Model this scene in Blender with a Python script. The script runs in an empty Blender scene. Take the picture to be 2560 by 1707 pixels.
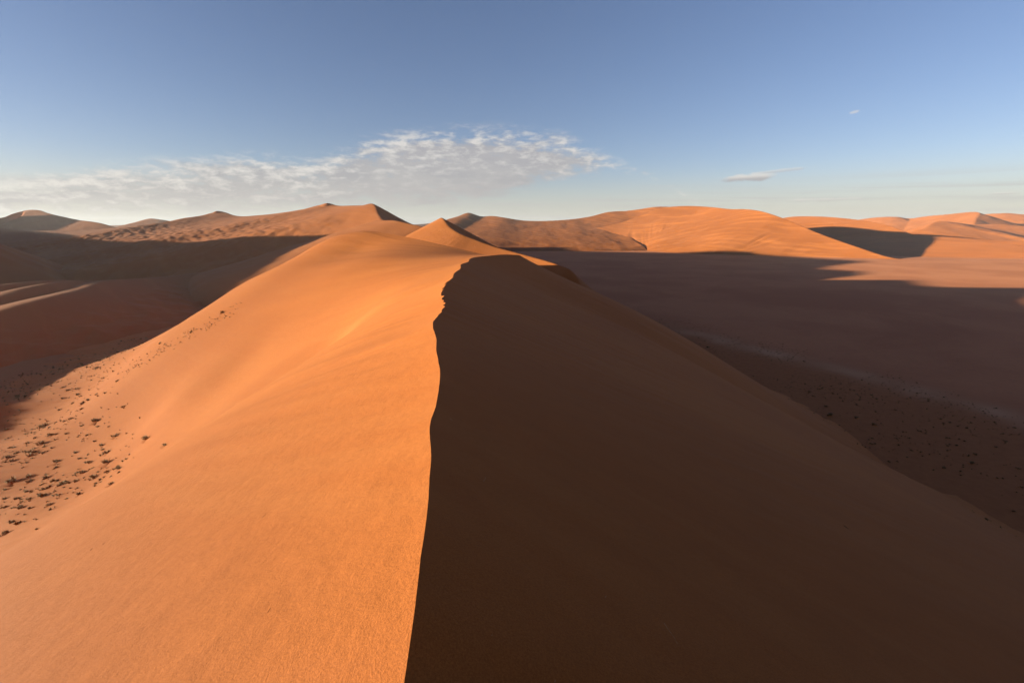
import bpy, math, random
import numpy as np
from mathutils import Vector, Matrix

# ------------------------------------------------------------------ camera, sky, sun, exposure
SC = bpy.context.scene
COL = SC.collection
CAM_Z = 50.0                     # eye height above the pan
F_PX, CX, CY, V_H = 1138.0, 1280.0, 853.5, 572.0
PITCH = math.atan((CY - V_H) / F_PX)
SUN_EL, SUN_PHI = math.radians(6.0), math.radians(14.0)   # low sun, from the left and a little behind

cam_data = bpy.data.cameras.new('camera')
cam_data.sensor_width = 36.0
cam_data.lens = F_PX / 2560.0 * 36.0
cam_data.clip_start = 0.05
cam_data.clip_end = 40000.0
cam = bpy.data.objects.new('camera', cam_data)
COL.objects.link(cam)
cam.location = (0, 0, CAM_Z)
cam.rotation_euler = (math.pi / 2 - PITCH, 0, 0)
SC.camera = cam

SC.view_settings.view_transform = 'Standard'
SC.view_settings.look = 'None'
SC.view_settings.gamma = 1.0
SC.view_settings.use_curve_mapping = False
SC.view_settings.exposure = 2.08
SC.cycles.use_denoising = True

# direction towards the sun
SUN_DIR = Vector((-math.cos(SUN_EL) * math.cos(SUN_PHI), -math.cos(SUN_EL) * math.sin(SUN_PHI), math.sin(SUN_EL)))
sun_data = bpy.data.lights.new('sun', 'SUN')
sun_data.energy = 5.0
sun_data.angle = math.radians(0.55)
sun_data.color = (1.0, 0.99, 0.80)
sun = bpy.data.objects.new('sun', sun_data)
COL.objects.link(sun)
sun.rotation_euler = SUN_DIR.to_track_quat('Z', 'Y').to_euler()
sun.location = (-300, -80, 200)

world = bpy.data.worlds.new('World')
SC.world = world
world.use_nodes = True


class NT:
    """small helper for building node trees"""
    def __init__(self, tree):
        self.t = tree
        self.t.nodes.clear()

    def n(self, kind, **kw):
        nd = self.t.nodes.new(kind)
        for k, v in kw.items():
            setattr(nd, k, v)
        return nd

    def link(self, a, b):
        self.t.links.new(a, b)

    def put(self, sock, v):
        if isinstance(v, bpy.types.NodeSocket):
            self.link(v, sock)
        else:
            sock.default_value = v

    def math(self, op, a, b=None, c=None, clamp=False):
        nd = self.n('ShaderNodeMath', operation=op, use_clamp=clamp)
        self.put(nd.inputs[0], a)
        if b is not None:
            self.put(nd.inputs[1], b)
        if c is not None:
            self.put(nd.inputs[2], c)
        return nd.outputs[0]

    def sstep(self, x, lo, hi):
        nd = self.n('ShaderNodeMapRange', interpolation_type='SMOOTHSTEP')
        self.put(nd.inputs['Value'], x)
        self.put(nd.inputs['From Min'], lo)
        self.put(nd.inputs['From Max'], hi)
        return nd.outputs[0]

    def mix(self, fac, a, b, blend='MIX'):
        nd = self.n('ShaderNodeMix', data_type='RGBA', blend_type=blend)
        self.put(nd.inputs[0], fac)
        self.put(nd.inputs[6], a)
        self.put(nd.inputs[7], b)
        return nd.outputs[2]

    def noise(self, vec, scale, detail=2.0, rough=0.5, dist=0.0):
        nd = self.n('ShaderNodeTexNoise')
        if vec is not None:
            self.link(vec, nd.inputs['Vector'])
        nd.inputs['Scale'].default_value = scale
        nd.inputs['Detail'].default_value = detail
        nd.inputs['Roughness'].default_value = rough
        nd.inputs['Distortion'].default_value = dist
        return nd.outputs['Fac']

    def curve(self, x, pts):
        nd = self.n('ShaderNodeFloatCurve')
        c = nd.mapping.curves[0]
        while len(c.points) > 2:
            c.points.remove(c.points[1])
        c.points[0].location = pts[0]
        c.points[1].location = pts[-1]
        for p in pts[1:-1]:
            c.points.new(*p)
        nd.mapping.update()
        self.put(nd.inputs['Value'], x)
        return nd.outputs[0]

    def vec(self, x, y, z):
        nd = self.n('ShaderNodeCombineXYZ')
        for s, v in zip(nd.inputs, (x, y, z)):
            self.put(s, v)
        return nd.outputs[0]


def pix_azel(u, v):
    """azimuth (from +Y towards +X) and elevation, in radians, of a direction seen at u, v"""
    x, y = (u - CX) / F_PX, -(v - CY) / F_PX
    cp, sp = math.cos(PITCH), math.sin(PITCH)
    d = Vector((x, cp + y * sp, -sp + y * cp)).normalized()
    return math.atan2(d.x, d.y), math.asin(d.z)


def build_world():
    w = NT(world.node_tree)
    out = w.n('ShaderNodeOutputWorld')
    bg = w.n('ShaderNodeBackground')
    w.link(bg.outputs[0], out.inputs[0])
    sky = w.n('ShaderNodeTexSky', sky_type='NISHITA')
    sky.sun_disc = False
    sky.sun_elevation = SUN_EL
    sky.sun_rotation = math.atan2(SUN_DIR.x, SUN_DIR.y)
    sky.altitude = 800
    sky.air_density = 0.95
    sky.dust_density = 0.7
    sky.ozone_density = 1.7
    bg.inputs['Strength'].default_value = 0.05
    # --- clouds, laid out by compass direction and height above the horizon
    tc = w.n('ShaderNodeTexCoord').outputs['Generated']
    sp = w.n('ShaderNodeSeparateXYZ')
    w.link(tc, sp.inputs[0])
    az = w.math('ARCTAN2', sp.outputs[0], sp.outputs[1])
    el = w.math('ARCSINE', sp.outputs[2])
    x01 = w.math('MULTIPLY_ADD', az, 0.5, 0.5, clamp=True)

    def env(tab):
        """tab: (u, v) outline -> elevation / 0.3 as a curve over azimuth"""
        q = []
        for u, v in tab:
            a, e = pix_azel(u, v)
            q.append((a * 0.5 + 0.5, max(e, 0) / 0.3))
        q = [(0.0, q[0][1])] + q + [(1.0, q[-1][1])]
        return w.math('MULTIPLY', w.curve(x01, q), 0.3)

    CL = lambda r, g, b: (r, g, b, 1)
    white, grey, lav = CL(3.7, 3.48, 3.2), CL(2.32, 2.16, 2.1), CL(2.02, 1.9, 1.92)
    v1 = w.vec(w.math('MULTIPLY', az, 9.0), w.math('MULTIPLY', el, 34.0), 1.7)
    nA = w.noise(v1, 1.0, 8, 0.6, 0.15)
    v2 = w.vec(w.math('MULTIPLY', az, 34.0), w.math('MULTIPLY', el, 95.0), 4.2)
    nB = w.noise(v2, 1.0, 6, 0.62, 0.2)
    v3 = w.vec(w.math('MULTIPLY_ADD', el, 9.0, w.math('MULTIPLY', az, 2.2)), w.math('MULTIPLY_ADD', az, 2.0, w.math('MULTIPLY', el, 75.0)), 8.0)
    nC = w.noise(v3, 1.0, 6, 0.6, 0.3)
    col = w.mix(1.0, sky.outputs[0], CL(0.90, 0.795, 0.95), 'MULTIPLY')
    # pale veil and flat bands low over the horizon
    veil = w.math('MULTIPLY', w.math('SUBTRACT', 1.0, w.sstep(el, -0.02, 0.13)), 0.85)
    col = w.mix(veil, col, CL(2.58, 2.64, 2.64))
    bands = w.math('MULTIPLY', w.sstep(nC, 0.46, 0.66), w.math('MULTIPLY', w.math('SUBTRACT', 1.0, w.sstep(el, 0.055, 0.1)), 0.7))
    col = w.mix(bands, col, CL(2.45, 2.35, 2.32))
    brt = w.math('MULTIPLY', w.sstep(nC, 0.30, 0.44), w.math('MULTIPLY', w.math('SUBTRACT', 1.0, w.sstep(el, 0.04, 0.085)), 0.5))
    col = w.mix(w.math('SUBTRACT', w.math('MULTIPLY', w.math('SUBTRACT', 1.0, w.sstep(el, 0.04, 0.085)), 0.5), brt), col, CL(3.0, 2.92, 2.8))
    # the long bank with the broken heap on its right end
    top = env([(-400, 470), (0, 452), (130, 436), (300, 414), (480, 402), (640, 392), (760, 400), (860, 376), (940, 342), (1050, 330), (1230, 322), (1380, 334), (1460, 362), (1530, 398), (1600, 424), (1680, 470), (1900, 560), (2560, 572), (3000, 572)])
    bot = env([(-400, 560), (0, 548), (300, 545), (600, 535), (850, 526), (1100, 514), (1230, 492), (1340, 462), (1450, 442), (1560, 428), (1680, 470), (1900, 572), (2560, 572), (3000, 572)])
    nAB = w.math('ADD', w.math('MULTIPLY', nA, 0.55), w.math('MULTIPLY', nB, 0.45))
    tp = w.math('DIVIDE', w.math('SUBTRACT', top, el), 0.030)
    bt = w.math('DIVIDE', w.math('SUBTRACT', el, bot), 0.022)
    fill = w.math('MINIMUM', tp, bt)
    dens = w.sstep(w.math('ADD', fill, w.math('MULTIPLY_ADD', nAB, 10.0, -4.25)), 0.0, 2.0)
    dens = w.math('MULTIPLY', dens, w.sstep(fill, -0.6, 0.5))
    lit = w.math('ADD', w.math('MULTIPLY_ADD', nB, 4.5, -2.2), w.math('MULTIPLY', w.sstep(tp, 1.6, 0.2), 0.55), clamp=True)
    lit = w.math('MULTIPLY', lit, w.sstep(tp, 4.6, 0.9))
    ccol = w.mix(lit, w.mix(w.sstep(nA, 0.35, 0.7), grey, lav), white)
    col = w.mix(w.math('MULTIPLY', dens, 0.82), col, ccol)

    # single small clouds on the right
    def lens(u, v, ru, rv, slope, k, shade):
        nonlocal col
        a, e = pix_azel(u, v)
        a1, _ = pix_azel(u + ru, v)
        _, e1 = pix_azel(u, v - rv)
        da = w.math('DIVIDE', w.math('SUBTRACT', az, a), a1 - a)
        de = w.math('DIVIDE', w.math('SUBTRACT', w.math('SUBTRACT', el, e), w.math('MULTIPLY', da, slope * (e1 - e))), e1 - e)
        r = w.math('ADD', w.math('MULTIPLY', da, da), w.math('MULTIPLY', de, de))
        m = w.sstep(w.math('ADD', w.math('SUBTRACT', 1.0, r), w.math('MULTIPLY_ADD', nB, 3.2, -1.6)), 0.0, 0.9)
        m = w.math('MULTIPLY', m, w.sstep(r, 2.0, 0.8))
        c = w.mix(w.sstep(de, -0.5, 0.5), shade, white)
        col = w.mix(w.math('MULTIPLY', m, k), col, c)

    lens(1868, 444, 78, 12, 0.1, 0.85, lav)
    lens(1960, 426, 80, 5, 0.9, 0.45, grey)
    lens(2138, 280, 14, 4, 0.5, 0.5, white)
    lens(2050, 500, 130, 5, 0.0, 0.5, grey)
    lens(2500, 484, 60, 4, 0.0, 0.6, grey)
    w.link(col, bg.inputs[0])


build_world()

# ------------------------------------------------------------------ placing helpers
CP, SP = math.cos(PITCH), math.sin(PITCH)


def pt(u, v, D):
    """world point (x, y, z) lying D metres deep on the sight line through photo position u, v"""
    x, y = (u - CX) / F_PX, -(v - CY) / F_PX
    return (D * x, D * (CP + y * SP), CAM_Z + D * (-SP + y * CP))


def ground_pt(u, v, z=0.0):
    x, y = (u - CX) / F_PX, -(v - CY) / F_PX
    dz = -SP + y * CP
    D = (z - CAM_Z) / dz
    return pt(u, v, D)


# ------------------------------------------------------------------ noise and interpolation in numpy
_rs = np.random.RandomState(7)
_PERM = _rs.permutation(4096)
_ANG = _rs.rand(4096) * 2 * np.pi
_GX, _GY = np.cos(_ANG), np.sin(_ANG)


def perlin(x, y, seed=0):
    xi, yi = np.floor(x).astype(np.int64), np.floor(y).astype(np.int64)
    fx, fy = x - xi, y - yi
    sx, sy = fx * fx * fx * (fx * (fx * 6 - 15) + 10), fy * fy * fy * (fy * (fy * 6 - 15) + 10)

    def g(i, j, dx, dy):
        h = _PERM[(_PERM[(i + seed * 131) & 4095] + j) & 4095]
        return _GX[h] * dx + _GY[h] * dy
    a = g(xi, yi, fx, fy)
    b = g(xi + 1, yi, fx - 1, fy)
    c = g(xi, yi + 1, fx, fy - 1)
    d = g(xi + 1, yi + 1, fx - 1, fy - 1)
    return ((a + (b - a) * sx) + ((c + (d - c) * sx) - (a + (b - a) * sx)) * sy) * 1.5


def fbm(x, y, octs=3, seed=0, gain=0.5):
    r, a, s = 0.0, 1.0, 1.0
    for k in range(octs):
        r = r + a * perlin(x * s, y * s, seed + k)
        a *= gain
        s *= 2.03
    return r


def smax(a, b, k):
    h = np.clip(0.5 + 0.5 * (a - b) / k, 0, 1)
    return b * (1 - h) + a * h + k * h * (1 - h)


def sstep(x, a, b):
    t = np.clip((x - a) / (b - a), 0, 1)
    return t * t * (3 - 2 * t)


def catmull(pts, n):
    """smooth resample of an (k, m) array of control points, centripetal-like by chord length"""
    p = np.asarray(pts, float)
    L = np.r_[0, np.cumsum(np.sqrt(((p[1:, :3] - p[:-1, :3]) ** 2).sum(1)))]
    t = np.linspace(0, L[-1], n)
    m = np.empty_like(p)
    dl = np.diff(L)
    sl = (p[1:] - p[:-1]) / dl[:, None]
    m[0], m[-1] = sl[0], sl[-1]
    m[1:-1] = (sl[:-1] * dl[1:, None] + sl[1:] * dl[:-1, None]) / (dl[1:] + dl[:-1])[:, None]
    i = np.clip(np.searchsorted(L, t, side='right') - 1, 0, len(p) - 2)
    h = dl[i][:, None]
    s = ((t - L[i]) / dl[i])[:, None]
    return ((2 * s**3 - 3 * s**2 + 1) * p[i] + (s**3 - 2 * s**2 + s) * h * m[i]
            + (-2 * s**3 + 3 * s**2) * p[i + 1] + (s**3 - s**2) * h * m[i + 1])


def nearest(P, X, Y):
    """nearest place on the polyline P (n, m): distance, signed side (+ = left of travel), blended attributes, arc"""
    n = len(P)
    arc = np.r_[0, np.cumsum(np.hypot(*(P[1:, :2] - P[:-1, :2]).T))]
    sh = X.shape
    x, y = X.ravel(), Y.ravel()
    best = np.full(x.shape, 1e30)
    bi = np.zeros(x.shape, np.int64)
    bt = np.zeros(x.shape)
    for i in range(n - 1):
        ax, ay = P[i, :2]
        dx, dy = P[i + 1, 0] - ax, P[i + 1, 1] - ay
        l2 = dx * dx + dy * dy + 1e-12
        t = np.clip(((x - ax) * dx + (y - ay) * dy) / l2, 0, 1)
        d = (x - ax - t * dx) ** 2 + (y - ay - t * dy) ** 2
        k = d < best
        best[k] = d[k]
        bi[k] = i
        bt[k] = t[k]
    A = P[bi] * (1 - bt)[:, None] + P[bi + 1] * bt[:, None]
    seg = P[bi + 1, :2] - P[bi, :2]
    side = np.sign(seg[:, 0] * (y - A[:, 1]) - seg[:, 1] * (x - A[:, 0]))
    ar = arc[bi] * (1 - bt) + arc[bi + 1] * bt
    return np.sqrt(best).reshape(sh), side.reshape(sh), A.reshape(sh + (P.shape[1],)), ar.reshape(sh)


def tps_fit(C, lam=0.0):
    C = np.asarray(C, float)
    xy = C[:, :2] / 100.0
    n = len(C)
    r2 = ((xy[:, None] - xy[None]) ** 2).sum(-1)
    K = 0.5 * r2 * np.log(r2 + 1e-12) + lam * np.eye(n)
    Pm = np.c_[np.ones(n), xy]
    A = np.zeros((n + 3, n + 3))
    A[:n, :n], A[:n, n:], A[n:, :n] = K, Pm, Pm.T
    w = np.linalg.solve(A, np.r_[C[:, 2], 0, 0, 0])

    def f(X, Y):
        sh = X.shape
        q = np.c_[X.ravel(), Y.ravel()] / 100.0
        out = w[n] + w[n + 1] * q[:, 0] + w[n + 2] * q[:, 1]
        for i in range(n):
            rr = (q[:, 0] - xy[i, 0]) ** 2 + (q[:, 1] - xy[i, 1]) ** 2
            out += w[i] * 0.5 * rr * np.log(rr + 1e-12)
        return out.reshape(sh)
    return f


def grid_mesh(name, X, Y, Z, mat, attrs=None, smooth=True, sharp_col=None, keep=None):
    r, c = X.shape
    me = bpy.data.meshes.new(name)
    co = np.stack([X, Y, Z], -1).reshape(-1, 3)
    idx = np.arange(r * c).reshape(r, c)
    a, b, d, e = idx[:-1, :-1].ravel(), idx[:-1, 1:].ravel(), idx[1:, 1:].ravel(), idx[1:, :-1].ravel()
    quads = np.stack([a, b, d, e], -1)
    nz = np.cross(co[b] - co[a], co[d] - co[a])[:, 2].sum()
    if nz < 0:
        quads = quads[:, ::-1]
    if keep is not None:
        kf = keep.ravel()
        quads = quads[kf[quads].any(1)]
        used = np.unique(quads)
        remap = np.full(len(co), -1)
        remap[used] = np.arange(len(used))
        quads, co = remap[quads], co[used]
    me.vertices.add(len(co))
    me.vertices.foreach_set('co', co.astype(np.float32).ravel())
    me.loops.add(quads.size)
    me.loops.foreach_set('vertex_index', quads.astype(np.int32).ravel())
    me.polygons.add(len(quads))
    me.polygons.foreach_set('loop_start', (np.arange(len(quads)) * 4).astype(np.int32))
    me.update(calc_edges=True)
    me.polygons.foreach_set('use_smooth', np.ones(len(quads), bool))
    if sharp_col is not None:
        ed = np.empty(len(me.edges) * 2, np.int32)
        me.edges.foreach_get('vertices', ed)
        ed = ed.reshape(-1, 2)
        sh = ((ed % c) == sharp_col).all(1)
        at = me.attributes.new('sharp_edge', 'BOOLEAN', 'EDGE')
        at.data.foreach_set('value', sh)
    for k, v in (attrs or {}).items():
        at = me.attributes.new(k, 'FLOAT', 'POINT')
        at.data.foreach_set('value', np.asarray(v, np.float32).ravel())
    me.materials.append(mat)
    me.validate()
    o = bpy.data.objects.new(name, me)
    COL.objects.link(o)
    o['kind'] = 'structure'
    return o


# ------------------------------------------------------------------ materials
SAND_A = (0.336, 0.091, 0.0168, 1)
SAND_B = (0.372, 0.106, 0.0205, 1)
CLAY = (0.395, 0.136, 0.055, 1)


def sand_material(name, near=True, ca=SAND_A, cb=SAND_B, streak=True):
    m = bpy.data.materials.new(name)
    m.use_nodes = True
    w = NT(m.node_tree)
    out = w.n('ShaderNodeOutputMaterial')
    bs = w.n('ShaderNodeBsdfPrincipled')
    w.link(bs.outputs[0], out.inputs[0])
    geo = w.n('ShaderNodeNewGeometry').outputs['Position']
    big = w.noise(geo, 0.035 if near else 0.008, 3, 0.55)
    col = w.mix(w.sstep(big, 0.35, 0.65), ca, cb)
    if streak:
        mp = w.n('ShaderNodeMapping')
        mp.vector_type = 'TEXTURE'
        mp.inputs['Rotation'].default_value = (0, 0, math.radians(-41))
        mp.inputs['Scale'].default_value = (45, 1.6, 30) if near else (100, 9, 60)
        w.link(geo, mp.inputs['Vector'])
        st = w.noise(mp.outputs[0], 1.0, 4, 0.6)
        col = w.mix(w.math('MULTIPLY', w.sstep(st, 0.48, 0.66), 0.28), col, (0.37, 0.115, 0.026, 1))
    if near:
        mo = w.noise(geo, 0.9, 5, 0.65)
        col = w.mix(w.math('MULTIPLY', w.sstep(mo, 0.4, 0.7), 0.5), col, w.mix(1.0, col, (0.88, 0.86, 0.84, 1), 'MULTIPLY'))
        gr = w.math('ADD', w.math('MULTIPLY', w.noise(geo, 190.0, 2, 0.7), 0.5), w.math('MULTIPLY', w.noise(geo, 62.0, 2, 0.75), 0.5))
        col = w.mix(w.sstep(gr, 0.36, 0.68), w.mix(1.0, col, (0.80, 0.79, 0.76, 1), 'MULTIPLY'),
                    w.mix(1.0, col, (1.22, 1.25, 1.24, 1), 'MULTIPLY'))
    w.link(col, bs.inputs['Base Color'])
    bs.inputs['Roughness'].default_value = 0.85
    bs.inputs['Specular IOR Level'].default_value = 0.12
    bs.inputs['Diffuse Roughness'].default_value = 0.7
    h = None
    layers = ((220.0, 0.004), (62.0, 0.010), (9.0, 0.018), (1.3, 0.06)) if near else ((0.35, 0.18), (0.08, 0.6))
    for sc, amp in layers:
        nz = w.math('MULTIPLY', w.noise(geo, sc, 2, 0.6), amp)
        h = nz if h is None else w.math('ADD', h, nz)
    bp = w.n('ShaderNodeBump')
    bp.inputs['Strength'].default_value = 0.55
    bp.inputs['Distance'].default_value = 1.0
    w.link(h, bp.inputs['Height'])
    w.link(bp.outputs[0], bs.inputs['Normal'])
    return m


def floor_material():
    m = bpy.data.materials.new('desert floor')
    m.use_nodes = True
    w = NT(m.node_tree)
    out = w.n('ShaderNodeOutputMaterial')
    bs = w.n('ShaderNodeBsdfPrincipled')
    w.link(bs.outputs[0], out.inputs[0])
    geo = w.n('ShaderNodeNewGeometry').outputs['Position']
    cl = w.n('ShaderNodeAttribute', attribute_name='clay').outputs['Fac']
    pale = w.n('ShaderNodeAttribute', attribute_name='pale').outputs['Fac']
    n1 = w.noise(geo, 0.011, 7, 0.65, 0.4)
    n2 = w.noise(geo, 0.5, 4, 0.65)
    sand = w.mix(w.sstep(n2, 0.3, 0.7), (0.250, 0.074, 0.021, 1), (0.295, 0.092, 0.027, 1))
    clay = w.mix(w.sstep(n1, 0.38, 0.62), (0.33, 0.106, 0.041, 1), CLAY)
    clay = w.mix(w.math('MULTIPLY', w.sstep(n2, 0.45, 0.75), 0.35), clay, (0.25, 0.096, 0.043, 1))
    col = w.mix(cl, sand, clay)
    col = w.mix(pale, col, (0.43, 0.195, 0.100, 1))
    w.link(col, bs.inputs['Base Color'])
    bs.inputs['Roughness'].default_value = 0.9
    bs.inputs['Specular IOR Level'].default_value = 0.1
    bs.inputs['Diffuse Roughness'].default_value = 0.15
    h = w.math('ADD', w.math('MULTIPLY', n2, 0.12), w.math('MULTIPLY', w.noise(geo, 3.0, 3, 0.6), 0.03))
    bp = w.n('ShaderNodeBump')
    bp.inputs['Strength'].default_value = 0.5
    bp.inputs['Distance'].default_value = 1.0
    w.link(h, bp.inputs['Height'])
    w.link(bp.outputs[0], bs.inputs['Normal'])
    return m


M_NEAR = sand_material('near dune sand', True)
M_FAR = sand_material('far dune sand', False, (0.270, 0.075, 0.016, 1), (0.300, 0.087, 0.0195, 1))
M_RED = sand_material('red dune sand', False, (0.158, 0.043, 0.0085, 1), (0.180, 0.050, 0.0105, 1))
M_FLOOR = floor_material()

# ------------------------------------------------------------------ the dune under the camera
# brink of the slip face, seen from the camera: u, v, depth
BRINK = [(1010, 1707, 2.55), (1034, 1540, 2.85), (1050, 1415, 3.3), (1065, 1300, 4.0), (1075, 1190, 5.2), (1078, 1123, 6.2), (1073.5, 1073, 7.2),
         (1086, 1023, 8.6), (1096, 980, 10), (1099.6, 928, 12.2), (1091, 876, 15.2), (1091, 850, 17.5), (1082, 806, 22),
         (1089.6, 796, 24), (1108, 770, 29), (1112, 761, 31), (1108, 750, 33.5), (1104, 735, 38), (1107, 722, 43),
         (1115, 707, 49), (1130, 696, 54), (1136, 683, 62), (1151.6, 670, 71), (1153, 661, 78), (1173, 652.5, 88),
         (1174, 647, 92), (1221, 639.5, 103), (1264, 636.5, 111), (1298, 638.5, 117)]
brink = [pt(*b) for b in BRINK]
back = [(3.0, -420, 68.0), (6.0, -300, 66.0), (8, -200, 62.5), (5, -100, 56.5), (2, -50, 52.3), (0.6, -22, 49.8), (-0.2, -8, 48.75), (-0.42, -2, 48.2), (-0.50, 0.6, 47.98)]
fore = [pt(1262, 640.5, 121), pt(1222, 638, 125), pt(1180, 629, 130), pt(1100, 611, 139), pt(1008, 591, 151), pt(903, 577, 165), (-60, 186, 43.5), (-63, 206, 38.5), (-62, 230, 28), (-58, 260, 10), (-55, 300, 0), (-50, 340, 0)]
# brink is followed as x(y), z(y)
K = np.array(back + brink + fore)
K = K[np.argsort(K[:, 1])]


def hermite1(xs, ys, x):
    d = np.diff(xs)
    s = np.diff(ys) / d
    m = np.empty_like(ys)
    m[0], m[-1] = s[0], s[-1]
    m[1:-1] = (s[:-1] * d[1:] + s[1:] * d[:-1]) / (d[:-1] + d[1:])
    i = np.clip(np.searchsorted(xs, x, side='right') - 1, 0, len(xs) - 2)
    h = d[i]
    t = np.clip((x - xs[i]) / h, 0, 1)
    return ((2 * t**3 - 3 * t**2 + 1) * ys[i] + (t**3 - 2 * t**2 + t) * h * m[i]
            + (-2 * t**3 + 3 * t**2) * ys[i + 1] + (t**3 - t**2) * h * m[i + 1])


def near_left_surface():
    C = []
    for y in (-420, -300, -200, -140, -100, -75, -50, -35, -22, -12, -5, 0, 4, 8, 12, 16, 20, 25, 30, 37, 45, 55, 65, 75, 85, 95, 105, 112, 120, 130, 147, 165, 185, 225, 262, 300, 340):
        yy = np.array([float(y)])
        C.append((hermite1(K[:, 0 + 1], K[:, 0], yy)[0], y, hermite1(K[:, 1], K[:, 2], yy)[0]))
    prof = [(5, 2.5), (15, 7.5), (25, 12.9), (30, 16.0), (36, 20.2), (50, 30.5), (65, 39), (80, 43.6), (100, 46.4), (130, 48.2), (175, 50)]
    for y in (-300, -150, -60, -25, -8, 5, 15):
        yy = np.array([float(y)])
        x0, z0 = hermite1(K[:, 1], K[:, 0], yy)[0], hermite1(K[:, 1], K[:, 2], yy)[0]
        ex = max(0.0, z0 - 48)
        for d, q in prof:
            C.append((x0 - d * (1 + ex * 0.02), y, max(z0 - q * (1 + ex * 0.02), 0.0)))
    for u, v, D in ((536, 1050, 44), (640, 990, 38), (760, 935, 32), (600, 900, 92), (459, 804, 139), (383, 854, 127), 
                    (850, 680, 114), (700, 800, 101), (900, 800, 63), (800, 900, 62), (700, 950, 60),
                    (1000, 700, 82), (1000, 640, 118), (900, 620, 146), (827, 596, 165), (762, 631, 163), (700, 666, 159), (612, 707, 154), (551, 745, 149),
                    (960, 760, 60), (1040, 740, 50), (560, 960, 84)):
        C.append(pt(u, v, D))
    for u, v, z in ((330, 1130, 11), (250, 1150, 7.5), (100, 1180, 4), (0, 1150, 3), (0, 1300, 5), (0, 1000, 1.0), (200, 1000, 5), (184, 926, 4), (306, 884, 10), (60, 1260, 6), (420, 1020, 17), (100, 1080, 3.2)):
        C.append(ground_pt(u, v, z))
    for x, y, z in ((-78, 205, 31), (-98, 195, 23), (-122, 185, 14), (-136, 158, 8), (-150, 120, 2.0), (-110, 225, 8), (-90, 250, 3), (-160, 220, 2), (-160, 70, 1.0), (-170, 160, 0), (-160, 300, 0),
                    (-200, 0, 0), (-200, -150, 0), (-200, 100, 0), (-210, 200, 0), (-130, 340, 0)):
        C.append((x, y, z))
    return tps_fit(C, 1.2e-4)


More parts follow.
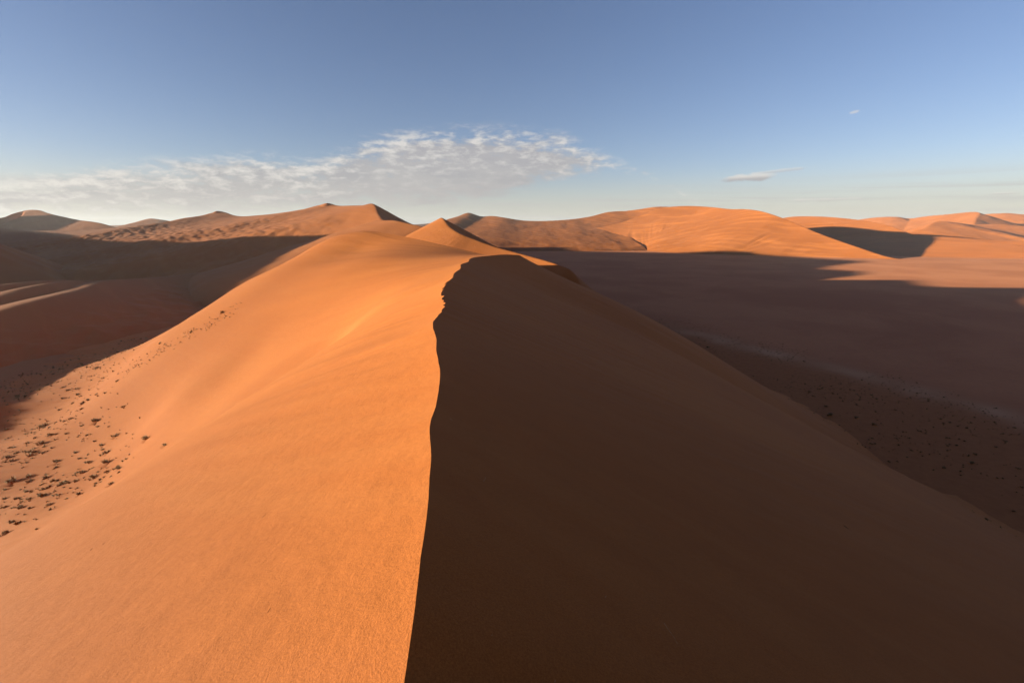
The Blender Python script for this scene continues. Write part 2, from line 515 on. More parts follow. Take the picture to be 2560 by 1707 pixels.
def build_near_dune():
    ys = [-400.0]
    while ys[-1] < 345:
        y = ys[-1]
        a = abs(y - 2.0)
        st = max(0.028, 0.0058 * a) if y > 1.0 else max(0.05, 0.03 * a)
        ys.append(y + st)
    ys = np.array(ys)
    xc = hermite1(K[:, 1], K[:, 0], ys)
    zc = hermite1(K[:, 1], K[:, 2], ys)
    # small bites and lobes along the brink where the sand has just slid
    am = 0.26 * sstep(ys, 18, 34) * (1 - 0.5 * sstep(ys, 90, 112)) * (1 - sstep(ys, 112, 125)) + 0.012 * sstep(ys, 1, 4) * (1 - sstep(ys, 150, 200))
    lob = np.abs(perlin(ys * 0.55, ys * 0 + 3.3, 5)) * 1.6 + 0.6 * np.abs(perlin(ys * 1.4, ys * 0 + 9.1, 6))
    dx = am * (lob - 0.6)
    xb = xc + dx
    dl = np.r_[0, np.geomspace(0.03, 215, 150)]
    dr = np.r_[0, np.geomspace(0.03, 150, 105)]
    f = near_left_surface()
    # left flank
    XL = xb[:, None] - dl[None, ::-1]
    YL = np.repeat(ys[:, None], len(dl), 1)
    ZL = f(XL, YL)
    fz = f(xc[:, None], ys[:, None])[:, 0]
    ZL += ((zc - fz)[:, None]) * np.exp(-dl[None, ::-1] / 6.0)
    # wind streaks and very low swells on the windward side
    al, ac = XL * 0.85 - YL * 0.5, XL * 0.5 + YL * 0.85
    far_m = sstep(np.hypot(XL, YL), 6, 40)
    ZL += far_m * (0.10 * fbm(al * 0.02, ac * 0.16, 3, 11) + 0.16 * fbm(XL * 0.03, YL * 0.03, 2, 14)) * sstep(dl[None, ::-1], 0.3, 6)
    al, ac = -0.75 * XL + 0.66 * YL, 0.66 * XL + 0.75 * YL
    st = fbm(al * 0.018, ac * 0.42, 3, 16, 0.6)
    band = np.exp(-((ac - (0.66 * -8 + 0.75 * 27)) / 9.0) ** 2)
    ZL += sstep(np.hypot(XL, YL), 8, 22) * sstep(dl[None, ::-1], 0.2, 3) * (0.022 + 0.05 * band) * st * (1 - sstep(-XL, 60, 90))
    ap = sstep(14.0 - ZL, 0, 8) * sstep(-XL, 45, 75)          # hummocky apron at the foot
    ZL += ap * (0.55 * fbm(XL * 0.11, YL * 0.11, 3, 21) + 0.25 * fbm(XL * 0.4, YL * 0.4, 2, 25))
    ZL = smax(ZL, np.full_like(ZL, -0.9), 1.5)
    # slip face
    yq = np.r_[np.arange(-400, -20, 8.0), np.arange(-20, 345, 2.5)]
    gs = lambda col: np.array([np.average(hermite1(K[:, 1], K[:, col], np.clip(y + np.linspace(-13, 13, 25), -420, 340)), weights=np.exp(-np.linspace(-2, 2, 25) ** 2)) for y in yq])
    P = np.stack([gs(0), yq, gs(2)], -1)
    XR = xb[:, None] + dr[None, 1:]
    YR = np.repeat(ys[:, None], len(dr) - 1, 1)
    d, s, A, arc = nearest(P, XR, YR)
    sl = 0.425 + (0.052 + 0.036 * sstep(A[..., 1], 84, 110)) * sstep(d, 18, 78)
    ZR = A[..., 2] - sl * d
    w = np.exp(-dr[None, 1:] / 7.0)
    ZR = ZR * (1 - w) + w * (zc[:, None] - 0.43 * dr[None, 1:])
    ZR += sstep(dr[None, 1:], 2, 12) * (0.07 * fbm(XR * 0.05, YR * 0.22, 3, 31) + 0.05 * fbm(XR * 0.3, YR * 0.5, 2, 35))
    ZR = smax(ZR, np.full_like(ZR, -0.9), 2.0)
    X = np.concatenate([XL, XR], 1)
    Y = np.concatenate([YL, YR], 1)
    Z = np.concatenate([ZL, ZR], 1)
    o = grid_mesh('foreground_dune', X, Y, Z, M_NEAR, sharp_col=len(dl) - 1)

    def height(x, y):
        x, y = np.atleast_1d(np.asarray(x, float)), np.atleast_1d(np.asarray(y, float))
        j = np.interp(y, ys, np.arange(len(ys)))
        j0 = np.clip(j.astype(int), 0, len(ys) - 2)
        t = j - j0
        r = []
        for k in range(len(x)):
            z0 = np.interp(x[k], X[j0[k]], Z[j0[k]])
            z1 = np.interp(x[k], X[j0[k] + 1], Z[j0[k] + 1])
            r.append(z0 * (1 - t[k]) + z1 * t[k])
        return np.array(r)
    return o, height


near_dune, near_height = build_near_dune()


# ------------------------------------------------------------------ desert floor
def floor_z(X, Y):
    R = np.hypot(X, Y)
    z = 0.5 * fbm(X * 0.006, Y * 0.006, 3, 41) * sstep(R, 60, 400)
    # the left valley lies a little higher and swells towards the big dune
    lf = sstep(-X, 150, 420)
    z = z + lf * (2.5 * fbm(X * 0.004, Y * 0.005, 2, 44))
    return z


def build_floor():
    rr = np.r_[0.5, np.geomspace(25, 6000, 330)]
    th = np.linspace(0, 2 * np.pi, 721)
    R, T = np.meshgrid(rr, th, indexing='ij')
    X, Y = R * np.sin(T), R * np.cos(T)
    Z = floor_z(X, Y)
    # the clay pan begins beyond a pale wash at the foot of the slip face
    wash = np.array([[150, -60], [148, 20], [143, 80], [136, 118], [132, 133], [123, 156], [108, 182], [93, 214], [70, 270], [40, 340], [20, 420]], float)
    d, s, A, arc = nearest(np.c_[wash, np.zeros(len(wash))], X, Y)
    sd = np.where(s < 0, d, -d)          # + on the pan side
    wob = 5 * fbm(X * 0.03, Y * 0.03, 3, 51)
    clay = sstep(sd + wob, -6, 14)
    pale = np.exp(-((sd + wob * 0.6) / (4 + 3 * sstep(Y, 60, 160) + 0 * Y)) ** 2) * sstep(Y, 40, 90) * (1 - sstep(Y, 200, 260)) * (0.55 + 0.35 * fbm(X * 0.08, Y * 0.08, 2, 55))
    clay *= (1 - sstep(-X, -10, 40))
    left = sstep(-X, 20, 120) * 0.35
    clay = np.maximum(clay, left)
    return grid_mesh('desert_floor', X, Y, Z, M_FLOOR, {'clay': np.clip(clay, 0, 1), 'pale': np.clip(pale, 0, 1)})


build_floor()


# ------------------------------------------------------------------ the other dunes
def dune(name, crest, sl, sr, cell, margin=None, k=3.0, n=60, hum=0.0, flute=0.0, base=-1.2, seed=0, mat=None, ext=None, rough=1.0, toe=(0.0, 0.0), xr=None, yr=None, round_l=0.0, round_r=0.0, blur=0):
    """crest: list of (x, y, z) or photo triples already turned into points. sl / sr: slope left / right of travel
    (number or one value per crest point). toe: extra concavity of each flank."""
    P = np.asarray(crest, float)
    SL = np.full(len(P), sl) if np.isscalar(sl) else np.asarray(sl, float)
    SR = np.full(len(P), sr) if np.isscalar(sr) else np.asarray(sr, float)
    P = catmull(np.c_[P, SL, SR], n)
    hmax = P[:, 2].max()
    mg = margin or hmax / min(SL.min(), SR.min())
    x0, x1 = P[:, 0].min() - mg, P[:, 0].max() + mg
    y0, y1 = P[:, 1].min() - mg, P[:, 1].max() + mg
    if xr: x0, x1 = max(x0, xr[0]), min(x1, xr[1])
    if yr: y0, y1 = max(y0, yr[0]), min(y1, yr[1])
    X, Y = np.meshgrid(np.arange(x0, x1, cell), np.arange(y0, y1, cell))
    wx = 0.02 * mg * fbm(X * 0.008, Y * 0.008, 2, 60 + seed)
    d, s, A, arc = nearest(P, X + wx * 0.3, Y)
    left = s >= 0
    slope = np.where(left, A[..., 3], A[..., 4])
    tc = np.where(left, toe[0], toe[1])
    hgt = np.maximum(A[..., 2], 1.0)
    rd = np.where(left, round_l, round_r) + 1e-3
    dd = np.sqrt(d * d + rd * rd) - rd
    q = slope * dd / hgt
    # concave towards the foot: steeper at first, then running out
    f = q / (1 + tc * q)
    Z = A[..., 2] - hgt * f
    if blur:
        B = Z.copy()
        for _ in range(2):
            for ax in (0, 1):
                pad = [(blur, blur) if a == ax else (0, 0) for a in (0, 1)]
                c = np.cumsum(np.pad(B, pad, mode='edge'), axis=ax)
                c = np.concatenate([np.zeros_like(c.take([0], ax)), c], ax)
                n_ = B.shape[ax]
                k0, k1 = np.arange(n_), np.arange(n_) + 2 * blur + 1
                B = (c.take(k1, ax) - c.take(k0, ax)) / (2 * blur + 1)
        t = sstep(d, 6, 2.2 * blur * cell)
        Z = Z * (1 - t) + B * t
    Z += rough * sstep(d, 4, 40) * 0.012 * hgt * fbm(X * 0.02, Y * 0.02, 3, 70 + seed)
    if flute:
        mk = sstep(Z, 1, 10) * (1 - sstep(Z / hgt, 0.35, 0.75)) * sstep(d, 30, 70) * (0.4 + 0.9 * np.clip(perlin(arc * 0.012, d * 0.008, 80 + seed) + 0.5, 0, 1))
        Z += flute * mk * (1.0 - 2.2 * np.abs(perlin(arc * 0.055 + 0.012 * d, d * 0.006 + 7, 81 + seed)))
    if hum:
        mk = 1 - sstep(Z / hgt, 0.45, 0.95)
        Z += hum * mk * sstep(d, 10, 40) * fbm(X * 0.1 + Y * 0.05, Y * 0.09, 3, 90 + seed)
    edge = np.minimum(np.minimum(X - x0, x1 - X), np.minimum(Y - y0, y1 - Y))
    Z = Z - 0.5 * hmax * (1 - sstep(np.minimum(edge, mg * 1.02 - d), 0.0, 0.22 * mg)) ** 2
    Z = smax(Z, np.full_like(Z, base), k)
    o = grid_mesh(name, X, Y, Z, mat or M_FAR, keep=Z > base + 0.05)
    return o


def pts(L):
    return [pt(*q) for q in L]


# peak behind the foreground dune
dune('peak_dune', [(-57, 345, 50), (-48, 295, 47)] + pts([(1108, 546, 252), (1127, 568, 243), (1151, 583, 237), (1187, 597.6, 233), (1231, 614, 228), (1306, 635, 219), (1395, 661, 206), (1428, 675, 198)]) + [(33, 188, 17), (40, 184, 2)],
     [0.5] * 7 + [0.55, 0.62, 0.75, 0.85, 0.85], [0.4, 0.44] + [0.5] * 4 + [0.46] * 3 + [0.5, 0.6, 0.6], 0.9, margin=130, seed=1, n=90, k=2)
# lit shoulder joining it to the big dune
dune('shoulder_dune', pts([(942, 551, 440), (962, 550.5, 425), (990, 551, 410), (1026, 559, 396), (1063, 569, 384), (1100, 592, 370)]), 0.5, 0.3, 1.4, margin=180, seed=2, k=2)
# the big dune left of the middle
dune('great_dune', pts([(80, 577, 960), (210, 575, 950), (344, 565, 930), (470, 557, 920), (505, 553, 910), (541, 530, 890), (560, 532, 880), (593, 540, 860), (650, 538, 830), (727, 529, 780), (765, 522, 750),
                        (819, 510, 700), (845, 514, 680), (872, 514, 640), (900, 513.5, 585), (938, 512.7, 515), (949, 536, 480), (957, 551, 450), (961, 555, 432)]),
     0.5, [0.15, .15, .15, .16, .17, .19, .2, .21, .22, .23, .25, .26, .27, .28, .28, .32, .36, .4, .42], 2.0, margin=420, n=170, hum=1.25, blur=7, seed=3, toe=(0, 0.2))
dune('great_dune_tip', pts([(795, 515, 708), (819, 508, 690), (832, 510.5, 703), (846, 516, 712)]), 0.6, 0.62, 1.2, margin=45, seed=31, rough=0)
dune('great_dune_tip', pts([(522, 545, 895), (542, 527.5, 880), (560, 530, 893), (592, 542, 905)]), 0.6, 0.62, 1.5, margin=55, seed=32, rough=0)
# right of the middle, behind the peak
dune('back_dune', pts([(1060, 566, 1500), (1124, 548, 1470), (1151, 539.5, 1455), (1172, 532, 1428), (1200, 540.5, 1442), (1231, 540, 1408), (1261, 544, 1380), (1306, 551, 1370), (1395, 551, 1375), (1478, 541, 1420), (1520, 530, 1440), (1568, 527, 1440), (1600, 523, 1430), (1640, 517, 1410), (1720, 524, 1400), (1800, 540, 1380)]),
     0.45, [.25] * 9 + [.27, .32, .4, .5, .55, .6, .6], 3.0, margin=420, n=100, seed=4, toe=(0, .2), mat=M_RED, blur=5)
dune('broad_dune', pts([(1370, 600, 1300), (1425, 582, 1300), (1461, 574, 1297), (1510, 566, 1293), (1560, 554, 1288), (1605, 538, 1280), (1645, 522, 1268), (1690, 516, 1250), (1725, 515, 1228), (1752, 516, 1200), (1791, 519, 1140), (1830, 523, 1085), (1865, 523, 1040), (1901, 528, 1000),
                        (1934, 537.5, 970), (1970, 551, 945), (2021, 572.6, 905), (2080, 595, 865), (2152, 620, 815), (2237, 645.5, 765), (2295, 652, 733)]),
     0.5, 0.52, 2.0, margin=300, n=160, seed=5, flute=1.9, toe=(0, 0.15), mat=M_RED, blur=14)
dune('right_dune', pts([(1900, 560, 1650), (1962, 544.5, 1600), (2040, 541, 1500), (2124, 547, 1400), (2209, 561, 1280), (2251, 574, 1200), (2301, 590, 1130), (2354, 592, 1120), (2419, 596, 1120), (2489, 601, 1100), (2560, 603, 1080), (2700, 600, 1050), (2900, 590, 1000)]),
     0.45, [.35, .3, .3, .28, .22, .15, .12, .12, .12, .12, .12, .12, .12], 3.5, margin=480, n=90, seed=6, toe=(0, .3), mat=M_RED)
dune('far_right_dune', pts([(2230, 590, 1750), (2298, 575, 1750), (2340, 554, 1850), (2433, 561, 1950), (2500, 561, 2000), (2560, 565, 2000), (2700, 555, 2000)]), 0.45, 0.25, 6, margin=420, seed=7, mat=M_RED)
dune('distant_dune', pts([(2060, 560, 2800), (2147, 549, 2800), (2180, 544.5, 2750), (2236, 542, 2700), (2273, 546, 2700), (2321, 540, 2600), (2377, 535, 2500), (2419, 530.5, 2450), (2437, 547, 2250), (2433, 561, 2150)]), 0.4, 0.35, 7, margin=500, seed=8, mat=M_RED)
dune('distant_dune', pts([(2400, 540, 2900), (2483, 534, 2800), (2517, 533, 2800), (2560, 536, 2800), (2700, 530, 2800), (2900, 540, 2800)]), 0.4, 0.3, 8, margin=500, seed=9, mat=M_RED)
# left: far dune whose shadow fills the valley, and a low one on the skyline
dune('left_dune', pts([(-500, 470, 1080), (-300, 485, 1140), (-120, 528, 1220), (0, 545, 1250), (40, 532, 1300), (65, 526, 1320), (92, 525, 1310), (115, 531.5, 1280), (191, 549, 1200), (260, 560, 1140), (300, 572, 1120)]), 0.5, 0.3, 3.5, margin=360, n=90, seed=10)
dune('low_far_dune', pts([(270, 572, 1900), (329, 561, 1900), (360, 554.5, 1900), (367, 548, 1880), (402, 549, 1850), (440, 556, 1850), (520, 570, 1850)]), 0.45, 0.3, 6, margin=300, seed=11)
# distant chain that closes the horizon
rnd = random.Random(5)
chain = []
for i in range(30):
    u = -300 + i * 110
    chain.append(pt(u, 561 + rnd.uniform(-6, 5), 3900 + rnd.uniform(-200, 200)))
dune('horizon_dune', chain, 0.3, 0.25, 18, margin=450, n=240, seed=12, rough=2)
# ridge outside the frame on the left: throws the long shadow over the valley
dune('side_dune', [(-560, -420, 46), (-575, -200, 44), (-570, 0, 42), (-570, 130, 42), (-570, 195, 50), (-562, 240, 64), (-555, 290, 73), (-535, 360, 86), (-548, 405, 78), (-605, 455, 66), (-680, 510, 63), (-794, 602, 59), (-880, 670, 59), (-1000, 760, 64), (-1134, 859, 68), (-1240, 940, 70)],
     0.3, 0.6, 4, margin=240, n=120, seed=13)
# low ridges in the left valley, their tops just reaching into the light
dune('valley_dune', [(-262, -30, 13), (-258, 60, 15), (-252, 130, 15.5), (-243, 172, 14.5)] + pts([(0, 775, 208), (46, 762, 215), (113, 745, 230), (200, 722, 262), (269, 700, 300), (330, 697.5, 322), (407, 692, 355), (520, 679, 420)]), 0.2, 0.28, 1.0, margin=80, seed=14, k=1.5, hum=1.0, round_l=5, round_r=4)
dune('valley_dune', pts([(-200, 722, 245), (0, 712, 258), (49, 706, 268), (147, 700, 290), (196, 701, 300), (262, 702, 302)]), 0.25, 0.3, 1.2, margin=70, seed=15, k=1.5, hum=0.8, round_l=5, round_r=5)


dune('valley_dune', pts([(-150, 775, 212), (-40, 752, 228), (10, 735, 240), (50, 722, 252), (100, 711, 266), (150, 703, 282)]), 0.22, 0.25, 1.0, margin=60, seed=16, k=1.2, hum=0.8, round_l=4, round_r=5)


# ------------------------------------------------------------------ air
def build_haze():
    bpy_me = bpy.data.meshes.new('haze')
    x, y0, y1, z0, z1 = 6100.0, -6100.0, 6100.0, -12.0, 190.0
    v = [(-x, y0, z0), (x, y0, z0), (x, y1, z0), (-x, y1, z0), (-x, y0, z1), (x, y0, z1), (x, y1, z1), (-x, y1, z1)]
    f = [(3, 2, 1, 0), (4, 5, 6, 7), (0, 1, 5, 4), (1, 2, 6, 5), (2, 3, 7, 6), (3, 0, 4, 7)]
    bpy_me.from_pydata(v, [], f)
    m = bpy.data.materials.new('haze')
    m.use_nodes = True
    w = NT(m.node_tree)
    out = w.n('ShaderNodeOutputMaterial')
    pv = w.n('ShaderNodeVolumePrincipled')
    pv.inputs['Color'].default_value = (0.93, 0.93, 0.95, 1)
    pv.inputs['Density'].default_value = 3.4e-5
    pv.inputs['Anisotropy'].default_value = 0.2
    w.link(pv.outputs[0], out.inputs['Volume'])
    bpy_me.materials.append(m)
    o = bpy.data.objects.new('haze', bpy_me)
    COL.objects.link(o)
    o['kind'] = 'stuff'
    o['label'] = 'thin pale haze in the air over the dunes'
    o['category'] = 'haze'


build_haze()

# ------------------------------------------------------------------ grass tufts
bpy.context.view_layer.update()
RN = random.Random(11)


def plain_material(name, col, col2, scale=6.0):
    m = bpy.data.materials.new(name)
    m.use_nodes = True
    w = NT(m.node_tree)
    out = w.n('ShaderNodeOutputMaterial')
    bs = w.n('ShaderNodeBsdfPrincipled')
    w.link(bs.outputs[0], out.inputs[0])
    geo = w.n('ShaderNodeNewGeometry').outputs['Position']
    w.link(w.mix(w.sstep(w.noise(geo, scale, 3, 0.6), 0.35, 0.65), col, col2), bs.inputs['Base Color'])
    bs.inputs['Roughness'].default_value = 0.8
    bs.inputs['Specular IOR Level'].default_value = 0.2
    return m


M_TUFT = plain_material('dry dune grass', (0.105, 0.050, 0.016, 1), (0.215, 0.112, 0.038, 1))
M_STRAW = plain_material('bleached straw', (0.42, 0.27, 0.14, 1), (0.55, 0.38, 0.22, 1), 40)
M_TWIG = plain_material('dark twig', (0.035, 0.018, 0.010, 1), (0.06, 0.03, 0.015, 1), 40)


def tuft_mesh(seed, blades, wide=1.0):
    """a clump of stiff arching blades about 1 m across"""
    r = random.Random(seed)
    v, f = [], []
    lob = [(r.uniform(-0.28, 0.28), r.uniform(-0.22, 0.22), r.uniform(0.6, 1.0)) for _ in range(4)]
    for i in range(blades):
        lx, ly, ls = r.choice(lob)
        a = r.uniform(0, 2 * math.pi)
        L = r.uniform(0.22, 0.5) * ls
        lean = r.uniform(0.15, 1.0)
        bx, by = lx + 0.10 * math.cos(a) * r.random(), ly + 0.10 * math.sin(a) * r.random()
        wd = r.uniform(0.012, 0.028) * wide
        px, py = -math.sin(a) * wd, math.cos(a) * wd
        mx, my, mz = bx + math.cos(a) * L * lean * 0.45, by + math.sin(a) * L * lean * 0.45, L * 0.72
        tx, ty, tz = bx + math.cos(a) * L * lean, by + math.sin(a) * L * lean, L * (1.05 - 0.45 * lean)
        n = len(v)
        v += [(bx - px, by - py, -0.06), (bx + px, by + py, -0.06), (mx + px * .8, my + py * .8, mz), (mx - px * .8, my - py * .8, mz), (tx, ty, tz)]
        f += [(n, n + 1, n + 2, n + 3), (n + 3, n + 2, n + 4)]
    return v, f


def mound_mesh():
    v, f = [(0, 0, 0.13)], []
    R, S = 3, 12
    for k in range(1, R + 1):
        t = k / R
        for j in range(S):
            a = 2 * math.pi * j / S
            rr = t * (0.62 + 0.08 * math.sin(3 * a + 1))
            v.append((rr * math.cos(a) + 0.12 * t, rr * math.sin(a), 0.13 * (1 - t) ** 1.4 - 0.05 * t))
    for j in range(S):
        f.append((0, 1 + j, 1 + (j + 1) % S))
    for k in range(R - 1):
        for j in range(S):
            a, b = 1 + k * S + j, 1 + k * S + (j + 1) % S
            f.append((a, a + S, b + S, b))
    return v, f


def mk_mesh(name, v, f, mat, smooth=False):
    me = bpy.data.meshes.new(name)
    me.from_pydata(v, [], f)
    me.materials.append(mat)
    if smooth:
        me.polygons.foreach_set('use_smooth', [True] * len(me.polygons))
    me.update()
    return me


TUFTS = [mk_mesh('grass_tuft', *tuft_mesh(100 + i, 80, 1.2), M_TUFT) for i in range(6)]
MOUND = mk_mesh('sand_mound', *mound_mesh(), M_NEAR, True)


def near_hit(u, v):
    """point and normal of the foreground dune or floor seen at u, v"""
    o = Vector((0, 0, CAM_Z))
    d = (Vector(pt(u, v, 1.0)) - o).normalized()
    ok, p, n, _ = near_dune.ray_cast(o, d)
    if ok and p.z > 0.0:
        return p, n
    t = -CAM_Z / d.z
    p = o + d * t
    p.z = float(floor_z(np.array([p.x]), np.array([p.y]))[0])
    return p, Vector((0, 0, 1))


def drop(x, y):
    ok, p, n, _ = near_dune.ray_cast(Vector((x, y, 200)), Vector((0, 0, -1)))
    fz = float(floor_z(np.array([x]), np.array([y]))[0])
    if ok and p.z > fz:
        return p, n
    return Vector((x, y, fz)), Vector((0, 0, 1))


def depth_of(p):
    return (p.y * CP - (p.z - CAM_Z) * SP)


def proj(p):
    D = depth_of(p)
    return CX + F_PX * p.x / D, CY - F_PX * (p.y * SP + (p.z - CAM_Z) * CP) / D


def place_tuft(p, n, size, label, group, mound):
    o = bpy.data.objects.new('grass_tuft', RN.choice(TUFTS))
    COL.objects.link(o)
    up = (Vector((0, 0, 1)) * 0.6 + n * 0.4).normalized()
    q = up.to_track_quat('Z', 'Y')
    o.rotation_mode = 'QUATERNION'
    from mathutils import Quaternion
    o.rotation_quaternion = q @ Quaternion((0, 0, 1), RN.uniform(0, 6.28))
    sx = size * RN.uniform(0.85, 1.25)
    o.scale = (sx, size * RN.uniform(0.7, 1.0), size * RN.uniform(0.75, 1.05))
    o.location = p
    o['label'], o['category'], o['group'] = label, 'grass tuft', group
    if mound:
        c = bpy.data.objects.new('sand_mound', MOUND)
        COL.objects.link(c)
        c.parent = o
        c.location = (0, 0, -0.02)
    return o


G_LEFT, G_RIGHT = 'grass tufts on the sunlit foot of the dune', 'grass tufts on the shaded flat below the slip face'
BIG_LEFT = [  # u, v, width in photo pixels, label
    (241, 1049, 26, 'lone grass tuft on bare sand uphill of the tufted left foot'), (287, 1091, 22, 'low grass tuft left of the sprawling tuft near the sand crease'),
    (366, 1097, 32, 'sprawling grass tuft with a bent tip close to the sand crease'), (412, 1115, 22, 'dark grass tuft at the right end, touching the sand crease'),
    (268, 1158, 34, 'largest dark grass tuft in the middle of the lower left slope'), (299, 1171, 19, 'upper of two close tufts right of the largest dark tuft'),
    (298, 1181, 13, 'lower of two close tufts right of the largest dark tuft'), (211, 1180, 30, 'broad dark tuft down-left of the largest tuft'),
    (73, 1190, 20, 'tuft at the upper left of the dense dark tuft cluster'), (110, 1198, 31, 'widest tuft inside the dense dark tuft cluster'),
    (27, 1205, 34, 'long dark tuft at the left end of the dense cluster'), (74, 1203, 20, 'small tuft between the widest and the long dark tuft'),
    (129, 1204, 21, 'tuft just right of the widest tuft in the dense cluster'), (106, 1225, 23, 'dark tuft under the widest tuft of the dense cluster'),
    (67, 1229, 21, 'lower left tuft of the dense dark cluster'), (146, 1213, 30, 'thin straggling tuft at the right of the dense cluster'),
    (141, 1156, 26, 'thin trailing tuft above the dense dark cluster'), (190, 1131, 16, 'small tuft alone above the broad dark tuft'),
    (269, 1131, 23, 'flat tuft just above the largest dark tuft'), (199, 1146, 14, 'tiny tuft between the small lone tuft and the broad one'),
    (76, 1137, 36, 'tall shaggy tuft standing on the low sand ridge'), (104, 1110, 26, 'tuft at the upper end of the low sand ridge'),
    (22, 1143, 21, 'round tuft at the left frame edge beside the shaggy one'), (128, 1089, 23, 'dark tuft on the crest of the second sand ridge'),
    (107, 1067, 38, 'long dense tuft strip on the bend of the second ridge'), (243, 1207, 16, 'thin tuft downhill of the pair beside the largest tuft'),
    (260, 1193, 12, 'tiny tuft just below the largest dark tuft'), (283, 1208, 22, 'wispy tuft close to the sand crease, lowest of its row'),
    (201, 1234, 22, 'single tuft below the dense cluster near the crease'), (71, 1249, 20, 'hollow-looking tuft low on the left slope'),
    (13, 1247, 20, 'tuft at the left frame edge below the dense cluster'), (13, 1335, 34, 'large dark tuft lowest at the left frame edge'),
    (95, 1321, 14, 'small dark tuft low beside the sand crease'), (124, 1275, 16, 'thin tuft low on the slope, halfway to the crease'), (74, 1271, 19, 'wispy tuft low on the slope near the left edge'),
    (204, 1010, 21, 'bushy tuft on the rim where the far apron begins'), (149, 1025, 13, 'small tuft on the far apron below the shadow'),
    (556, 782, 18, 'highest tuft cluster on the slope beside the dark valley'), (477, 830, 13, 'lone dark tuft high on the slope below the skyline'),
    (398, 860, 14, 'flat tuft midway along the upper tuft trail'), (242, 920, 18, 'dark tuft at the edge of the valley shadow'), (196, 987, 16, 'dark tuft alone on the pale far apron'), (193, 972, 13, 'small tuft just above the lone apron tuft')]
for u, v, wpx, lab in BIG_LEFT:
    p, n = near_hit(u, v)
    place_tuft(p, n, wpx / F_PX * depth_of(p) * 0.95, lab, G_LEFT, wpx > 17)
BIG_RIGHT = [(1770, 870, 13, 'dark tuft touching the edge of the slip face'), (2063, 1016, 15, 'dark tuft uphill of the long dark clump'), (2072, 1039, 23, 'long dark clump nearest the slip face edge'),
             (2144, 1046, 20, 'second dark clump right of the long one by the slip face'), (2189, 1064, 20, 'third dark clump in the row beside the slip face'), (2419, 1140, 15, 'upper left of the darkest tufts far right'),
             (2437, 1136, 14, 'upper right of the darkest tufts far right'), (2424, 1158, 21, 'widest of the darkest tufts at far right'), (2358, 1170, 13, 'dark tuft left of the darkest group far right'), (2388, 1113, 12, 'small dark tuft above the darkest group far right')]
for u, v, wpx, lab in BIG_RIGHT:
    p, n = near_hit(u, v)
    place_tuft(p, n, wpx / F_PX * depth_of(p) * 0.95, lab, G_RIGHT, wpx > 17)

bulk = {'l': [], 'r': []}
cand = []
for i in range(9000):
    x, y = RN.uniform(-175, -48), RN.uniform(45, 200)
    c = float(perlin(np.array([x * 0.05]), np.array([y * 0.05]), 3)[0])
    if RN.random() > 0.48 + 0.85 * c:
        continue
    p, n = drop(x, y)
    u, v = proj(p)
    if not (-20 < u < 640) or p.z > 13.5 - 6 * RN.random():
        continue
    cand.append((RN.uniform(0.28, 0.75) + (RN.random() ** 4) * 0.9, p, n, u))
for i in range(150):                                  # thin trail climbing along the slope
    t = RN.random()
    u = 300 + 300 * t + RN.uniform(-8, 8)
    p, n = near_hit(u, 915 - 165 * t + RN.uniform(6, 30))
    cand.append((RN.uniform(0.3, 0.8), p, n, u))
cand.sort(key=lambda c: -c[0] / max(depth_of(c[1]), 1))


def beside(u, v, big, lim):
    b = min(big, key=lambda q: (q[0] - u) ** 2 + 4 * (q[1] - v) ** 2)
    if (b[0] - u) ** 2 + 4 * (b[1] - v) ** 2 > lim * lim:
        return None
    where = 'left of' if u < b[0] - 8 else 'right of' if u > b[0] + 8 else 'above' if v < b[1] else 'below'
    t = 'small tuft just %s the %s' % (where, b[3])
    return t if len(t.split()) <= 16 else None


def zone_left(p):
    u, v = proj(p)
    t = beside(u, v, BIG_LEFT, 55)
    if t:
        return t
    if u > 300 and v < 930:
        return 'small tuft in the thin trail climbing beside the dark valley'
    if v < 960:
        return 'small grass tuft on the apron close to the valley shadow edge'
    if v < 1080:
        return 'small grass tuft on the pale open apron above the low ridges'
    return 'small grass tuft low on the left slope around the dense cluster' if u < 180 else 'small grass tuft on the left slope near the sand crease'


def zone_right(p):
    u, v = proj(p)
    t = beside(u, v, BIG_RIGHT, 60)
    if t:
        return t
    if u < 1850:
        return 'tiny dark tuft at the narrow far end of the shaded flat'
    e = 737 + 0.57 * (u - 1500)
    if v > e - 45:
        return 'dark tuft on the shaded flat right beside the slip face edge'
    if v > e - 130:
        return 'dark tuft in the middle of the shaded tufted flat'
    return 'dark tuft on the shaded flat towards the pale wash'


for k, (sz, p, n, u) in enumerate(cand):
    if k < 120:
        place_tuft(p, n, sz, zone_left(p), G_LEFT, False)
    else:
        bulk['l'].append((sz, p, n))
cand = []
for i in range(20000):
    x, y = RN.uniform(70, 150), RN.uniform(35, 330)
    edge = 135 - 0.12 * max(0, y - 120) - 0.27 * max(0, y - 160)
    c = float(perlin(np.array([x * 0.04]), np.array([y * 0.04]), 9)[0])
    if x > edge + RN.uniform(-6, 8) or RN.random() > 0.28 + 0.6 * c:
        continue
    p, n = drop(x, y)
    u, v = proj(p)
    if not (1400 < u < 2590) or p.z > 1.6:
        continue
    cand.append((RN.uniform(0.2, 0.5) + (RN.random() ** 4) * 0.7, p, n, u))
cand.sort(key=lambda c: -c[0] / max(depth_of(c[1]), 1))
for k, (sz, p, n, u) in enumerate(cand):
    if k < 120:
        place_tuft(p, n, sz, zone_right(p), G_RIGHT, False)
    else:
        bulk['r'].append((sz, p, n))
small = [tuft_mesh(200 + i, 14, 3.2) for i in range(5)]
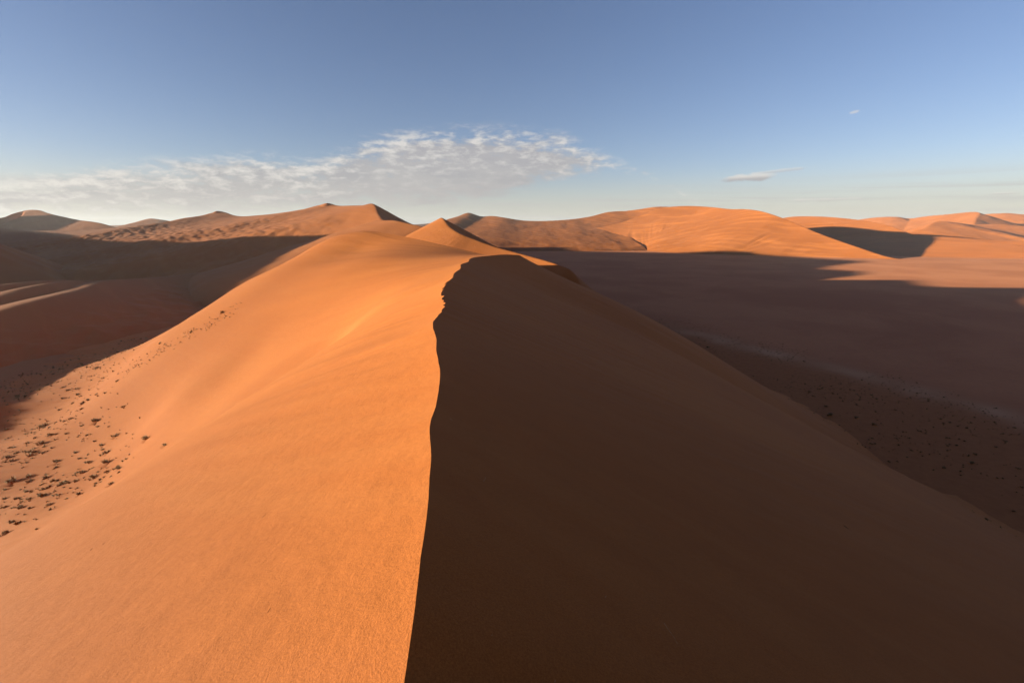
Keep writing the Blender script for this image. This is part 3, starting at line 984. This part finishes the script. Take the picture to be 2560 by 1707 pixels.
for key, lab in (('l', 'many tiny grass tufts dotting the sunlit apron'), ('r', 'many tiny dark tufts dotting the shaded flat')):
    V, F = [], []
    for sz, p, n in bulk[key]:
        v, f = RN.choice(small)
        a = RN.uniform(0, 6.28)
        ca, sa = math.cos(a) * sz, math.sin(a) * sz
        b = len(V)
        V += [(p.x + ca * q[0] - sa * q[1], p.y + sa * q[0] + ca * q[1], p.z + sz * q[2]) for q in v]
        F += [tuple(i + b for i in t) for t in f]
    if V:
        o = bpy.data.objects.new('grass', mk_mesh('grass', V, F, M_TUFT))
        COL.objects.link(o)
        o['kind'], o['label'], o['category'] = 'stuff', lab, 'grass'
print('TUFTS', len(bulk['l']), len(bulk['r']))


# ------------------------------------------------------------------ straws and bits lying on the sand
def stalk(pix, rad, mat, label, name='grass_stalk', lift=0.0, group=None):
    P = []
    for k, (u, v) in enumerate(pix):
        p, n = near_hit(u, v)
        P.append(p + n * (rad * 0.6 + lift * math.sin(math.pi * k / max(1, len(pix) - 1))))
    P = [Vector(q) for q in catmull(np.array([list(p) for p in P]), 9)]
    V, F = [], []
    for k, p in enumerate(P):
        t = (P[min(k + 1, len(P) - 1)] - P[max(k - 1, 0)]).normalized()
        a = t.orthogonal().normalized()
        b = t.cross(a)
        r = rad * (1 - 0.6 * k / (len(P) - 1))
        for j in range(5):
            q = 2 * math.pi * j / 5
            V.append(tuple(p + a * r * math.cos(q) + b * r * math.sin(q)))
    for k in range(len(P) - 1):
        for j in range(5):
            F.append((k * 5 + j, k * 5 + (j + 1) % 5, k * 5 + 5 + (j + 1) % 5, k * 5 + 5 + j))
    o = bpy.data.objects.new(name, mk_mesh(name, V, F, mat))
    COL.objects.link(o)
    o['label'], o['category'] = label, 'twig' if name == 'twig' else 'grass stalk'
    return o


stalk([(1660, 1556), (1673, 1577), (1683, 1590), (1694, 1609)], 0.0011, M_STRAW, 'long thin straw lying on the dark slip face near the bottom', lift=0.004)
stalk([(1209, 1202), (1213, 1197), (1214, 1192)], 0.0016, M_STRAW, 'short bent straw on the dark face right of the brink', lift=0.01)
stalk([(1125, 1046), (1129, 1050), (1131, 1049)], 0.0022, M_STRAW, 'tiny curled straw high on the dark face near the brink')
stalk([(1513, 1493), (1515, 1490), (1517, 1491)], 0.0012, M_STRAW, 'small curled straw in the middle of the dark face', lift=0.006)
stalk([(1229, 1588), (1231, 1584)], 0.0012, M_STRAW, 'tiny upright straw low on the dark face')
stalk([(1387, 1704), (1388, 1698)], 0.0012, M_STRAW, 'straw tip at the bottom edge of the picture')
stalk([(655, 1293), (660, 1289), (666, 1283)], 0.0022, M_TWIG, 'thin dark twig on the sunlit slope below the brink', name='twig')
stalk([(669, 1531), (673, 1524), (677, 1518)], 0.0016, M_TWIG, 'small dark twig low on the sunlit foreground sand', name='twig')
stalk([(257, 1361), (263, 1355)], 0.004, M_TWIG, 'tiny dark twig on the lower left sand, right of its pair', name='twig')
stalk([(226, 1375), (232, 1369)], 0.004, M_TWIG, 'tiny dark twig on the lower left sand, left of its pair', name='twig')
stalk([(2110, 1314), (2117, 1319), (2122, 1322)], 0.012, M_TWIG, 'dark seed pod lying alone on the shaded slope at right', name='seed_pod')['category'] = 'seed pod'
